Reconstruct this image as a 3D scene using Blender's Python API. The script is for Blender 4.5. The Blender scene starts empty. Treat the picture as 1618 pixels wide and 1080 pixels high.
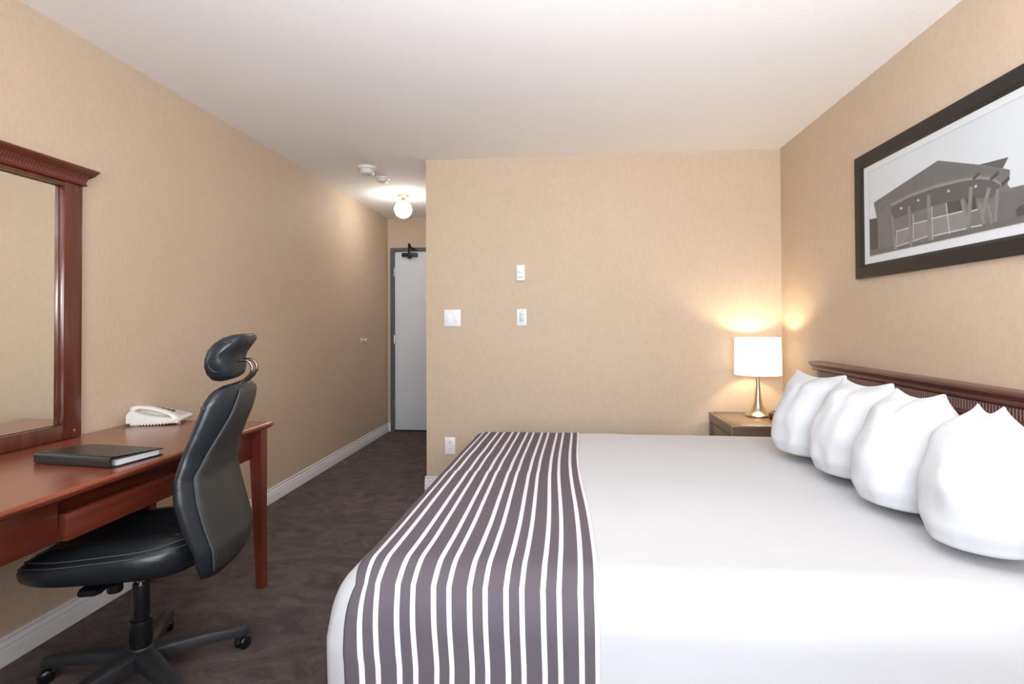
import bpy, bmesh, math, random
from math import sin, cos, pi, radians, sqrt
from mathutils import Vector, Matrix, noise

SC = bpy.context.scene
COL = SC.collection
random.seed(4)

# ------------------------------------------------------------------ room measures (metres)
EYE = 1.2201
XL, XR = -2.028, 1.506        # left and right wall
YB, YH = 4.050, 6.230         # wall behind the bed, end of the entry passage
XP = -1.026                   # edge of the passage
YR = -1.05                    # wall behind the camera
HC = 2.44                     # ceiling

# ------------------------------------------------------------------ materials
def s2l(c):
    c /= 255.0
    return c / 12.92 if c <= 0.04045 else ((c + 0.055) / 1.055) ** 2.4
def rgb(r, g, b):
    return (s2l(r), s2l(g), s2l(b), 1.0)

def new_mat(name):
    m = bpy.data.materials.new(name); m.use_nodes = True
    nt = m.node_tree
    b = nt.nodes['Principled BSDF']
    return m, nt, b

def plain(name, col, rough=0.5, metal=0.0, spec=0.5, coat=0.0, var=0.05, scale=30.0, bump=0.0, bscale=200.0):
    m, nt, b = new_mat(name)
    tc = nt.nodes.new('ShaderNodeTexCoord')
    n = nt.nodes.new('ShaderNodeTexNoise'); n.inputs['Scale'].default_value = scale; n.inputs['Detail'].default_value = 4
    nt.links.new(tc.outputs['Object'], n.inputs['Vector'])
    r = nt.nodes.new('ShaderNodeValToRGB')
    r.color_ramp.elements[0].position = .3; r.color_ramp.elements[1].position = .7
    r.color_ramp.elements[0].color = tuple(c * (1 - var) for c in col[:3]) + (1,)
    r.color_ramp.elements[1].color = tuple(min(1, c * (1 + var)) for c in col[:3]) + (1,)
    nt.links.new(n.outputs['Fac'], r.inputs['Fac']); nt.links.new(r.outputs['Color'], b.inputs['Base Color'])
    b.inputs['Roughness'].default_value = rough; b.inputs['Metallic'].default_value = metal
    b.inputs['Specular IOR Level'].default_value = spec
    b.inputs['Coat Weight'].default_value = coat; b.inputs['Coat Roughness'].default_value = .15
    if bump:
        n2 = nt.nodes.new('ShaderNodeTexNoise'); n2.inputs['Scale'].default_value = bscale; n2.inputs['Detail'].default_value = 3
        nt.links.new(tc.outputs['Object'], n2.inputs['Vector'])
        bp = nt.nodes.new('ShaderNodeBump'); bp.inputs['Strength'].default_value = bump; bp.inputs['Distance'].default_value = .002
        nt.links.new(n2.outputs['Fac'], bp.inputs['Height']); nt.links.new(bp.outputs['Normal'], b.inputs['Normal'])
    return m

def wood(name, dark, light, axis, rough=.3, coat=.25, scale=1.0):
    m, nt, b = new_mat(name)
    tc = nt.nodes.new('ShaderNodeTexCoord'); mp = nt.nodes.new('ShaderNodeMapping')
    s = [26.0 * scale] * 3; s[axis] = 1.4 * scale
    mp.inputs['Scale'].default_value = s
    nt.links.new(tc.outputs['Object'], mp.inputs['Vector'])
    n = nt.nodes.new('ShaderNodeTexNoise'); n.inputs['Scale'].default_value = 1.0; n.inputs['Detail'].default_value = 6; n.inputs['Distortion'].default_value = .6
    nt.links.new(mp.outputs['Vector'], n.inputs['Vector'])
    r = nt.nodes.new('ShaderNodeValToRGB')
    r.color_ramp.elements[0].position = .32; r.color_ramp.elements[1].position = .68
    r.color_ramp.elements[0].color = dark; r.color_ramp.elements[1].color = light
    nt.links.new(n.outputs['Fac'], r.inputs['Fac']); nt.links.new(r.outputs['Color'], b.inputs['Base Color'])
    b.inputs['Roughness'].default_value = rough
    b.inputs['Coat Weight'].default_value = coat; b.inputs['Coat Roughness'].default_value = .2
    return m

def wallpaper():
    m, nt, b = new_mat('tan_wallpaper')
    tc = nt.nodes.new('ShaderNodeTexCoord')
    mp = nt.nodes.new('ShaderNodeMapping'); mp.inputs['Scale'].default_value = (70, 70, 30)
    nt.links.new(tc.outputs['Object'], mp.inputs['Vector'])
    n = nt.nodes.new('ShaderNodeTexNoise'); n.inputs['Scale'].default_value = 1; n.inputs['Detail'].default_value = 5; n.inputs['Roughness'].default_value = .65
    nt.links.new(mp.outputs['Vector'], n.inputs['Vector'])
    r = nt.nodes.new('ShaderNodeValToRGB')
    e = r.color_ramp.elements
    e[0].position = .3; e[0].color = rgb(196, 175, 152); e[1].position = .72; e[1].color = rgb(204, 185, 162)
    nt.links.new(n.outputs['Fac'], r.inputs['Fac'])
    n3 = nt.nodes.new('ShaderNodeTexNoise'); n3.inputs['Scale'].default_value = 7; n3.inputs['Detail'].default_value = 3
    nt.links.new(tc.outputs['Object'], n3.inputs['Vector'])
    r3 = nt.nodes.new('ShaderNodeValToRGB'); r3.color_ramp.elements[0].color = (.95, .95, .96, 1); r3.color_ramp.elements[1].color = (1.03, 1.02, 1.0, 1)
    nt.links.new(n3.outputs['Fac'], r3.inputs['Fac'])
    mx = nt.nodes.new('ShaderNodeMix'); mx.data_type = 'RGBA'; mx.blend_type = 'MULTIPLY'; mx.inputs['Factor'].default_value = 1
    nt.links.new(r.outputs['Color'], mx.inputs['A']); nt.links.new(r3.outputs['Color'], mx.inputs['B'])
    nt.links.new(mx.outputs['Result'], b.inputs['Base Color'])
    b.inputs['Roughness'].default_value = .62; b.inputs['Specular IOR Level'].default_value = .35
    bp = nt.nodes.new('ShaderNodeBump'); bp.inputs['Strength'].default_value = .25; bp.inputs['Distance'].default_value = .0012
    nt.links.new(n.outputs['Fac'], bp.inputs['Height']); nt.links.new(bp.outputs['Normal'], b.inputs['Normal'])
    return m

def carpet():
    m, nt, b = new_mat('brown_carpet')
    tc = nt.nodes.new('ShaderNodeTexCoord')
    n1 = nt.nodes.new('ShaderNodeTexNoise'); n1.inputs['Scale'].default_value = 260; n1.inputs['Detail'].default_value = 3
    mp = nt.nodes.new('ShaderNodeMapping'); mp.inputs['Scale'].default_value = (5, 7, 5); mp.inputs['Rotation'].default_value = (0, 0, .5)
    n2 = nt.nodes.new('ShaderNodeTexNoise'); n2.inputs['Scale'].default_value = 1; n2.inputs['Detail'].default_value = 7; n2.inputs['Roughness'].default_value = .7; n2.inputs['Distortion'].default_value = 1.6
    nt.links.new(tc.outputs['Object'], n1.inputs['Vector']); nt.links.new(tc.outputs['Object'], mp.inputs['Vector']); nt.links.new(mp.outputs['Vector'], n2.inputs['Vector'])
    r2 = nt.nodes.new('ShaderNodeValToRGB')
    e = r2.color_ramp.elements
    e[0].position = .38; e[0].color = rgb(62, 48, 43); e[1].position = .70; e[1].color = rgb(106, 88, 82)
    nt.links.new(n2.outputs['Fac'], r2.inputs['Fac'])
    r1 = nt.nodes.new('ShaderNodeValToRGB')
    r1.color_ramp.elements[0].position = .3; r1.color_ramp.elements[1].position = .7
    r1.color_ramp.elements[0].color = (.6, .6, .6, 1); r1.color_ramp.elements[1].color = (1.3, 1.3, 1.3, 1)
    nt.links.new(n1.outputs['Fac'], r1.inputs['Fac'])
    mx = nt.nodes.new('ShaderNodeMix'); mx.data_type = 'RGBA'; mx.blend_type = 'MULTIPLY'; mx.inputs['Factor'].default_value = 1
    nt.links.new(r2.outputs['Color'], mx.inputs['A']); nt.links.new(r1.outputs['Color'], mx.inputs['B'])
    nt.links.new(mx.outputs['Result'], b.inputs['Base Color'])
    b.inputs['Roughness'].default_value = .95; b.inputs['Specular IOR Level'].default_value = .1
    b.inputs['Sheen Weight'].default_value = .15
    bp = nt.nodes.new('ShaderNodeBump'); bp.inputs['Strength'].default_value = .8; bp.inputs['Distance'].default_value = .006
    nt.links.new(n1.outputs['Fac'], bp.inputs['Height']); nt.links.new(bp.outputs['Normal'], b.inputs['Normal'])
    return m

def leather(name, col, rough=.36):
    m, nt, b = new_mat(name)
    tc = nt.nodes.new('ShaderNodeTexCoord')
    v = nt.nodes.new('ShaderNodeTexVoronoi'); v.inputs['Scale'].default_value = 260
    n = nt.nodes.new('ShaderNodeTexNoise'); n.inputs['Scale'].default_value = 9; n.inputs['Detail'].default_value = 3
    nt.links.new(tc.outputs['Object'], v.inputs['Vector']); nt.links.new(tc.outputs['Object'], n.inputs['Vector'])
    b.inputs['Base Color'].default_value = col
    mr = nt.nodes.new('ShaderNodeMapRange'); mr.inputs['To Min'].default_value = rough - .06; mr.inputs['To Max'].default_value = rough + .08
    nt.links.new(n.outputs['Fac'], mr.inputs['Value']); nt.links.new(mr.outputs['Result'], b.inputs['Roughness'])
    bp = nt.nodes.new('ShaderNodeBump'); bp.inputs['Strength'].default_value = .12; bp.inputs['Distance'].default_value = .001
    nt.links.new(v.outputs['Distance'], bp.inputs['Height'])
    bp2 = nt.nodes.new('ShaderNodeBump'); bp2.inputs['Strength'].default_value = .25; bp2.inputs['Distance'].default_value = .02
    nt.links.new(n.outputs['Fac'], bp2.inputs['Height']); nt.links.new(bp.outputs['Normal'], bp2.inputs['Normal'])
    nt.links.new(bp2.outputs['Normal'], b.inputs['Normal'])
    return m

def fabric(name, col, bump=.15, scale=900, rough=.85, big=0.0):
    m, nt, b = new_mat(name)
    tc = nt.nodes.new('ShaderNodeTexCoord')
    n = nt.nodes.new('ShaderNodeTexNoise'); n.inputs['Scale'].default_value = scale; n.inputs['Detail'].default_value = 2
    nt.links.new(tc.outputs['Object'], n.inputs['Vector'])
    b.inputs['Base Color'].default_value = col; b.inputs['Roughness'].default_value = rough
    b.inputs['Specular IOR Level'].default_value = .2; b.inputs['Sheen Weight'].default_value = .1
    bp = nt.nodes.new('ShaderNodeBump'); bp.inputs['Strength'].default_value = bump; bp.inputs['Distance'].default_value = .001
    nt.links.new(n.outputs['Fac'], bp.inputs['Height'])
    last = bp
    if big:
        n2 = nt.nodes.new('ShaderNodeTexNoise'); n2.inputs['Scale'].default_value = 5; n2.inputs['Detail'].default_value = 3
        nt.links.new(tc.outputs['Object'], n2.inputs['Vector'])
        b2 = nt.nodes.new('ShaderNodeBump'); b2.inputs['Strength'].default_value = big; b2.inputs['Distance'].default_value = .03
        nt.links.new(n2.outputs['Fac'], b2.inputs['Height']); nt.links.new(bp.outputs['Normal'], b2.inputs['Normal']); last = b2
    nt.links.new(last.outputs['Normal'], b.inputs['Normal'])
    return m

def emit(name, col, strength):
    m, nt, b = new_mat(name)
    b.inputs['Base Color'].default_value = (.9, .9, .88, 1); b.inputs['Roughness'].default_value = .4
    b.inputs['Emission Color'].default_value = col; b.inputs['Emission Strength'].default_value = strength
    return m

def runner_mat():
    """grey cloth with thin white stripes, laid out along the cloth's own u coordinate (metres)"""
    m, nt, b = new_mat('striped_runner')
    uv = nt.nodes.new('ShaderNodeUVMap'); uv.uv_map = 'cloth'
    sep = nt.nodes.new('ShaderNodeSeparateXYZ'); nt.links.new(uv.outputs['UV'], sep.inputs['Vector'])
    ramp_in = nt.nodes.new('ShaderNodeMath'); ramp_in.operation = 'MULTIPLY'; ramp_in.inputs[1].default_value = 1.0
    nt.links.new(sep.outputs['X'], ramp_in.inputs[0])
    # u in 0..1 over the width; period of a wide and a narrow grey band
    per = 142.0 / 993.0
    fr = nt.nodes.new('ShaderNodeMath'); fr.operation = 'FRACT'
    dv = nt.nodes.new('ShaderNodeMath'); dv.operation = 'DIVIDE'; dv.inputs[1].default_value = per
    nt.links.new(ramp_in.outputs[0], dv.inputs[0]); nt.links.new(dv.outputs[0], fr.inputs[0])
    r = nt.nodes.new('ShaderNodeValToRGB'); r.color_ramp.interpolation = 'CONSTANT'
    g, w = rgb(97, 90, 97), rgb(226, 219, 224)
    e = r.color_ramp.elements
    e[0].position = 0; e[0].color = g
    e[1].position = 60 / 142; e[1].color = w
    for p, c in ((81 / 142, g), (121.5 / 142, w)):
        x = e.new(p); x.color = c
    x = e.new(141.5 / 142); x.color = g
    nt.links.new(fr.outputs[0], r.inputs['Fac']); nt.links.new(r.outputs['Color'], b.inputs['Base Color'])
    b.inputs['Roughness'].default_value = .8; b.inputs['Specular IOR Level'].default_value = .2
    tc = nt.nodes.new('ShaderNodeTexCoord')
    n = nt.nodes.new('ShaderNodeTexNoise'); n.inputs['Scale'].default_value = 800
    nt.links.new(tc.outputs['Object'], n.inputs['Vector'])
    bp = nt.nodes.new('ShaderNodeBump'); bp.inputs['Strength'].default_value = .15; bp.inputs['Distance'].default_value = .001
    nt.links.new(n.outputs['Fac'], bp.inputs['Height']); nt.links.new(bp.outputs['Normal'], b.inputs['Normal'])
    return m

def glass_mat():
    m = bpy.data.materials.new('picture_glass'); m.use_nodes = True
    nt = m.node_tree; nt.nodes.clear()
    o = nt.nodes.new('ShaderNodeOutputMaterial'); mx = nt.nodes.new('ShaderNodeMixShader')
    t = nt.nodes.new('ShaderNodeBsdfTransparent'); g = nt.nodes.new('ShaderNodeBsdfGlossy'); g.inputs['Roughness'].default_value = .05
    mx.inputs[0].default_value = .03; nt.links.new(t.outputs[0], mx.inputs[1]); nt.links.new(g.outputs[0], mx.inputs[2])
    nt.links.new(mx.outputs[0], o.inputs[0])
    return m

def shade_mat():
    m = bpy.data.materials.new('lit_lamp_shade'); m.use_nodes = True
    nt = m.node_tree; nt.nodes.clear()
    o = nt.nodes.new('ShaderNodeOutputMaterial')
    d = nt.nodes.new('ShaderNodeBsdfDiffuse'); d.inputs['Color'].default_value = (.9, .87, .8, 1)
    t = nt.nodes.new('ShaderNodeBsdfTranslucent'); t.inputs['Color'].default_value = (.30, .27, .22, 1)
    e = nt.nodes.new('ShaderNodeEmission'); e.inputs['Color'].default_value = (1, .88, .72, 1); e.inputs['Strength'].default_value = 1.1
    m1 = nt.nodes.new('ShaderNodeMixShader'); m1.inputs[0].default_value = .4
    a = nt.nodes.new('ShaderNodeAddShader')
    nt.links.new(d.outputs[0], m1.inputs[1]); nt.links.new(t.outputs[0], m1.inputs[2])
    nt.links.new(m1.outputs[0], a.inputs[0]); nt.links.new(e.outputs[0], a.inputs[1]); nt.links.new(a.outputs[0], o.inputs[0])
    return m

M = dict(
    wall=wallpaper(), carpet=carpet(),
    ceiling=plain('textured_ceiling', rgb(245, 245, 244), .9, var=.01, scale=60, bump=.5, bscale=140),
    trim=plain('white_trim_paint', rgb(226, 226, 228), .4, var=.01),
    cherry_y=wood('cherry_grain_along', rgb(110, 49, 30), rgb(148, 76, 49), 1, .26, .4),
    cherry_apron=wood('cherry_apron_wood', rgb(84, 34, 22), rgb(110, 48, 31), 1, .34, .2),
    cherry_z=wood('cherry_grain_upright', rgb(88, 36, 23), rgb(112, 50, 33), 2, .32, .25),
    cherry_x=wood('cherry_grain_across', rgb(104, 42, 26), rgb(134, 60, 38), 0, .32, .25),
    cherry_frame=wood('mirror_frame_wood', rgb(76, 32, 21), rgb(100, 45, 30), 2, .25, .5),
    cherry_crown=wood('mirror_crown_wood', rgb(92, 44, 32), rgb(120, 62, 48), 1, .38, .15),
    board=wood('dark_headboard_wood', rgb(80, 44, 40), rgb(112, 66, 60), 1, .35, .25),
    night=wood('grey_brown_wood', rgb(92, 74, 60), rgb(112, 92, 76), 0, .38, .2),
    night_top=wood('nightstand_top_wood', rgb(118, 92, 70), rgb(142, 114, 88), 0, .3, .3),
    groove=plain('dark_groove', rgb(48, 38, 32), .7),
    mirror=plain('silvered_mirror', (.84, .85, .82, 1), .01, 1.0, var=0),
    leather=leather('black_leather', rgb(31, 36, 41), .31),
    leather_seat=leather('black_leather_seat', rgb(27, 31, 36), .30),
    leather_back=leather('black_leather_rear', rgb(48, 48, 47), .42),
    stitch=plain('grey_thread', rgb(66, 72, 77), .6),
    plastic=plain('black_plastic', rgb(40, 41, 44), .42, bump=.1, bscale=500),
    plastic_gloss=plain('black_gloss_plastic', rgb(20, 20, 23), .25),
    dark_chrome=plain('dark_chrome', rgb(120, 112, 106), .14, 1.0, var=0),
    nickel=plain('brushed_nickel', rgb(205, 192, 172), .24, 1.0, var=.03),
    pale_metal=plain('pale_satin_metal', rgb(222, 216, 206), .35, .4, var=.01),
    brass=plain('dull_brass', rgb(168, 158, 128), .35, .8, var=.03),
    phone=plain('ivory_phone_plastic', rgb(226, 225, 216), .38, var=.01),
    phone_grey=plain('pale_grey_plate', rgb(196, 194, 200), .35, var=.01),
    key=plain('dark_keys', rgb(84, 84, 88), .5),
    vinyl=plain('black_binder_vinyl', rgb(30, 28, 27), .34, bump=.2, bscale=700),
    paper=plain('paper_edges', rgb(214, 214, 216), .8, var=.08, scale=400),
    white=plain('white_plate_plastic', rgb(236, 237, 240), .35, var=.01),
    offwhite=plain('cream_thermostat_plastic', rgb(244, 240, 230), .4, var=.01),
    slot=plain('grey_slots', rgb(150, 150, 156), .5),
    detector=plain('white_detector_plastic', rgb(226, 224, 220), .4, var=.01),
    door=plain('white_painted_door', rgb(224, 230, 236), .45, var=.01, scale=6),
    door_frame=plain('grey_door_frame_paint', rgb(88, 90, 96), .45, var=.02),
    black=plain('black_metal', rgb(44, 42, 40), .4, .3),
    frame=plain('black_picture_frame', rgb(30, 26, 24), .5, var=.1, scale=60),
    mat=plain('white_mat_board', rgb(214, 218, 222), .8, var=.005),
    glass=glass_mat(), shade=shade_mat(),
    globe=emit('lit_opal_globe', (1, .97, .93, 1), 33.0),
    bulb=emit('lit_bulb', (1, .82, .58, 1), 260.0),
    linen=fabric('white_bed_linen', rgb(198, 199, 202), big=.12),
    pillow=fabric('white_pillow_cotton', rgb(205, 207, 211), big=.2),
    runner=runner_mat(),
    red=plain('dark_red_plastic', rgb(126, 30, 34), .3),
    mattress=fabric('grey_mattress_cloth', rgb(190, 188, 184)),
)
def grey_print(name, v, tint=(1, .985, .96)):
    return plain(name, tuple(c * t for c, t in zip(rgb(v, v, v)[:3], tint)) + (1,), .55, var=.06, scale=25)
for k, v in dict(p_sky=196, p_wall=112, p_roof=104, p_soffit=88, p_fascia=136, p_win=132, p_win2=112, p_dark=72, p_col=128, p_line=188, p_low=100).items():
    M[k] = grey_print('print_' + k[2:], v)
M['p_sky'] = plain('print_pale_sky', rgb(206, 212, 216), .55, var=.02, scale=3)

# ------------------------------------------------------------------ mesh helpers
def bx(bm, x0, x1, y0, y1, z0, z1, bev=0.0, seg=2):
    r = bmesh.ops.create_cube(bm, size=1.0)
    vs = r['verts']
    for v in vs:
        v.co = Vector((x0 + (v.co.x + .5) * (x1 - x0), y0 + (v.co.y + .5) * (y1 - y0), z0 + (v.co.z + .5) * (z1 - z0)))
    if bev > 0:
        es = list({e for v in vs for e in v.link_edges})
        bmesh.ops.bevel(bm, geom=es, offset=bev, segments=seg, affect='EDGES', profile=.5)
    return vs

def loft(bm, rings, caps=True, closed=True):
    """rings: list of equal-length point lists"""
    vr = [[bm.verts.new(p) for p in ring] for ring in rings]
    n = len(vr[0])
    for a, b in zip(vr, vr[1:]):
        for i in range(n if closed else n - 1):
            j = (i + 1) % n
            bm.faces.new((a[i], a[j], b[j], b[i]))
    if caps and closed:
        bm.faces.new(list(reversed(vr[0]))); bm.faces.new(vr[-1])
    return vr

def tube(bm, pts, r, n=10, caps=True):
    pts = [Vector(p) for p in pts]
    rings = []
    up = Vector((0, 0, 1))
    prev = None
    for i, p in enumerate(pts):
        t = (pts[min(i + 1, len(pts) - 1)] - pts[max(i - 1, 0)]).normalized()
        if prev is None:
            a = t.cross(up)
            if a.length < 1e-3: a = t.cross(Vector((1, 0, 0)))
            a.normalize()
        else:
            a = (prev - t * prev.dot(t)).normalized()
        prev = a
        b = t.cross(a)
        rr = r[i] if isinstance(r, (list, tuple)) else r
        rings.append([p + a * (rr * cos(2 * pi * k / n)) + b * (rr * sin(2 * pi * k / n)) for k in range(n)])
    loft(bm, rings, caps)

def lathe(bm, prof, c, n=40, axis='z'):
    """prof: list of (radius, height) from one end to the other"""
    rings = []
    for r, h in prof:
        ring = []
        for k in range(n):
            a = 2 * pi * k / n
            u, v = max(r, 1e-4) * cos(a), max(r, 1e-4) * sin(a)
            if axis == 'z': p = (c[0] + u, c[1] + v, c[2] + h)
            elif axis == 'x': p = (c[0] + h, c[1] + u, c[2] + v)
            else: p = (c[0] + u, c[1] + h, c[2] + v)
            ring.append(Vector(p))
        rings.append(ring)
    loft(bm, rings, True)

def prism(bm, prof, y0, y1, axis='y'):
    """extrude a closed (a, z) profile along an axis"""
    if axis == 'y':
        loft(bm, [[Vector((a, y0, z)) for a, z in prof], [Vector((a, y1, z)) for a, z in prof]])
    else:
        loft(bm, [[Vector((y0, a, z)) for a, z in prof], [Vector((y1, a, z)) for a, z in prof]])

def spow(v, e):
    return math.copysign(abs(v) ** e, v)

def obj(name, bm, mat, parent=None, smooth=35, local=False, subsurf=0, root=None):
    """link the bmesh as one object; points are given in world coordinates unless local"""
    bmesh.ops.recalc_face_normals(bm, faces=bm.faces)
    me = bpy.data.meshes.new(name)
    if parent is not None and not local:
        top = parent
        while top.parent is not None: top = top.parent
        w = Matrix.Translation(top.location) @ Matrix.Rotation(top.rotation_euler.z, 4, 'Z')
        bm.transform(w.inverted())
    bm.to_mesh(me); bm.free()
    for m in (mat if isinstance(mat, (list, tuple)) else [mat]): me.materials.append(m)
    o = bpy.data.objects.new(name, me); COL.objects.link(o)
    if parent is not None: o.parent = parent
    if smooth:
        for p in me.polygons: p.use_smooth = True
        if smooth < 180: me.set_sharp_from_angle(angle=radians(smooth))
    if subsurf:
        s = o.modifiers.new('smooth', 'SUBSURF'); s.levels = subsurf; s.render_levels = subsurf
    return o

def thing(name, label, cat, loc, rotz=0.0, group=None):
    o = bpy.data.objects.new(name, None); COL.objects.link(o)
    o.location = loc; o.rotation_euler = (0, 0, rotz)
    o['label'] = label; o['category'] = cat
    if group: o['group'] = group
    return o
def tag(o, label, cat, group=None):
    o['label'] = label; o['category'] = cat
    if group: o['group'] = group
    return o
def struct(name, bm, mat, parent=None, smooth=0):
    o = obj(name, bm, mat, parent, smooth)
    if parent is None: o['kind'] = 'structure'
    return o
B = bmesh.new

# ------------------------------------------------------------------ the room
bm = B(); bx(bm, XL - .1, XR + .1, YR - .1, YH + .1, -.1, 0); struct('floor', bm, M['carpet'])
bm = B(); bx(bm, XL - .1, XR + .1, YR - .1, YH + .1, HC, HC + .1); struct('ceiling', bm, M['ceiling'])
bm = B(); bx(bm, XL - .1, XL, YR - .1, YH + .1, 0, HC); struct('wall_left', bm, M['wall'])
bm = B(); bx(bm, XR, XR + .1, YR - .1, YB + .1, 0, HC); struct('wall_right', bm, M['wall'])
# wall behind the bed and the side of the passage
bm = B(); bx(bm, XP, XR, YB, YB + .12, 0, HC); struct('wall_back', bm, M['wall'])
bm = B(); bx(bm, XP, XP + .12, YB + .12, YH, 0, HC); struct('wall_passage', bm, M['wall'])
# passage end wall with the door opening
DX0, DX1, DZ = -1.994, -1.04, 2.097
bm = B(); bx(bm, XL, DX0, YH, YH + .1, 0, HC); bx(bm, DX0, XP + .12, YH, YH + .1, DZ, HC); struct('wall_end', bm, M['wall'])
# wall behind the camera with its window opening
WX0, WX1, WZ0, WZ1 = -.9, 1.0, .85, 2.15
bm = B()
bx(bm, XL, WX0, YR - .1, YR, 0, HC); bx(bm, WX1, XR, YR - .1, YR, 0, HC)
bx(bm, WX0, WX1, YR - .1, YR, 0, WZ0); bx(bm, WX0, WX1, YR - .1, YR, WZ1, HC)
struct('wall_rear', bm, M['wall'])
bm = B()
for a in ((WX0, WX0 + .05, WZ0, WZ1), (WX1 - .05, WX1, WZ0, WZ1), (WX0 + .05, WX1 - .05, WZ0, WZ0 + .05), (WX0 + .05, WX1 - .05, WZ1 - .05, WZ1), (.02, .07, WZ0 + .05, WZ1 - .05)):
    bx(bm, a[0], a[1], YR - .09, YR - .03, a[2], a[3], .004)
struct('window_1', bm, M['trim'])

BBP = [(0, 0), (.016, 0), (.016, .056), (.0145, .059), (.011, .060), (.011, .064), (.0135, .067), (.013, .072), (.009, .078), (.0055, .082), (.0055, .087), (.009, .090), (.009, .096), (.006, .1), (0, .1)]
def base_y(name, x, sgn, y0, y1):
    bm = B(); prism(bm, [(x + sgn * a, z) for a, z in BBP], y0, y1); struct(name, bm, M['trim'], smooth=30)
def base_x(name, y, sgn, x0, x1):
    bm = B(); prism(bm, [(y + sgn * a, z) for a, z in BBP], x0, x1, 'x'); struct(name, bm, M['trim'], smooth=30)
base_y('baseboard_left', XL, 1, YR, YH - .016)
base_x('baseboard_end', YH, -1, XL, DX0)
base_x('baseboard_back', YB, -1, XP - .012, XR)
base_y('baseboard_right', XR, -1, YR, YB - .016)
base_y('baseboard_passage', XP, -1, YB - .0, YH - .0)

# the entry door (part of the setting)
bm = B()
bx(bm, DX0, DX0 + .043, YH - .018, YH + .1, 0, DZ, .003); bx(bm, DX0 + .043, XP + .1, YH - .018, YH + .1, DZ - .04, DZ, .003)
bx(bm, XP + .05, XP + .1, YH - .01, YH + .1, 0, DZ - .04)
dframe = struct('door_1', bm, M['door_frame'])
bm = B(); bx(bm, DX0 + .047, XP + .05, YH + .005, YH + .045, .018, DZ - .043, .002); obj('door_leaf', bm, M['door'], dframe)
bm = B(); bx(bm, DX0 + .043, XP + .05, YH - .01, YH + .06, 0, .014, .003); obj('threshold', bm, M['groove'], dframe)
for z in (.3, 1.05, 1.82):
    bm = B(); lathe(bm, [(.0, -.05), (.008, -.05), (.008, .05), (.0, .05)], (DX0 + .046, YH - .012, z), 12); obj('hinge', bm, M['nickel'], dframe)
bm = B()
bx(bm, -1.851, -1.675, YH - .05, YH + .004, 1.992, 2.036, .006)
lathe(bm, [(0, 0), (.022, 0), (.022, .018), (0, .018)], (-1.765, YH - .03, 1.972), 16)
tube(bm, [(-1.765, YH - .045, 2.036), (-1.765, YH - .05, 2.066), (-1.745, YH - .12, 2.128)], .011, 8)
tube(bm, [(-1.745, YH - .12, 2.128), (-1.735, YH - .07, 2.09), (-1.70, YH - .03, 2.075)], .010, 8)
bx(bm, -1.74, -1.672, YH - .04, YH - .018, 2.064, 2.088, .004)
obj('door_closer', bm, M['black'], dframe)

# ------------------------------------------------------------------ small wall fittings
def plate(name, label, x0, x1, z0, z1, mat, cat, depth=.007):
    t = thing(name, label, cat, ((x0 + x1) / 2, YB, (z0 + z1) / 2))
    bm = B(); bx(bm, x0, x1, YB - depth, YB, z0, z1, .003); obj('cover_plate', bm, mat, t)
    return t
t = plate('switch_plate', 'square white double plate at left end of the back wall', -.890, -.767, 1.204, 1.328, M['white'], 'wall plate')
bm = B(); lathe(bm, [(0, -.0095), (.004, -.009), (.005, -.006), (0, -.006)], (-.792, YB, 1.308), 12, 'y'); obj('screw', bm, M['white'], t)
for cx in (-.858, -.80):
    bm = B(); bx(bm, cx - .017, cx + .017, YB - .0085, YB - .006, 1.233, 1.299, .001); obj('rocker', bm, M['white'], t)
t = plate('wall_switch', 'narrow white switch plate straight below the thermostat', -.352, -.281, 1.208, 1.329, M['white'], 'light switch')
bm = B(); bx(bm, -.333, -.300, YB - .0095, YB - .006, 1.235, 1.302, .002); obj('rocker', bm, M['phone_grey'], t)
for z in (1.222, 1.316):
    bm = B(); lathe(bm, [(0, -.008), (.0035, -.0078), (.004, -.006), (0, -.006)], (-.3165, YB, z), 10, 'y'); obj('screw', bm, M['slot'], t)
t = plate('wall_outlet', 'white electrical outlet low on the wall beside the bed foot', -.888, -.811, .266, .390, M['white'], 'outlet')
for z in (.302, .354):
    bm = B(); lathe(bm, [(0, -.0095), (.0165, -.0095), (.017, -.006), (0, -.006)], (-.8495, YB, z), 24, 'y'); f = obj('socket', bm, M['white'], t)
    bm = B()
    for dx in (-.0065, .0065): bx(bm, -.8495 + dx - .0016, -.8495 + dx + .0016, YB - .0104, YB - .009, z - .001, z + .009)
    bx(bm, -.8495 - .0025, -.8495 + .0025, YB - .0104, YB - .009, z - .011, z - .006)
    obj('slots', bm, M['slot'], f)
t = thing('thermostat', 'small cream thermostat with round dial high on the back wall', 'thermostat', (-.3195, YB, 1.59))
bm = B(); bx(bm, -.350, -.289, YB - .03, YB, 1.534, 1.648, .004); obj('housing', bm, M['offwhite'], t)
bm = B(); lathe(bm, [(0, -.040), (.018, -.040), (.021, -.037), (.021, -.028), (0, -.028)], (-.3195, YB, 1.612), 32, 'y'); d = obj('dial', bm, M['offwhite'], t)
bm = B()
for k in range(13):
    a = radians(200 + k * 15)
    bx(bm, -.3195 + .0245 * cos(a) - .0014, -.3195 + .0245 * cos(a) + .0014, YB - .0308, YB - .0295, 1.612 + .0245 * sin(a) - .0014, 1.612 + .0245 * sin(a) + .0014)
obj('dial_scale', bm, M['slot'], t, smooth=0)
bm = B(); bx(bm, -.338, -.301, YB - .0312, YB - .0295, 1.553, 1.566, .0005); obj('label_strip', bm, M['phone_grey'], t)

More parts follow.
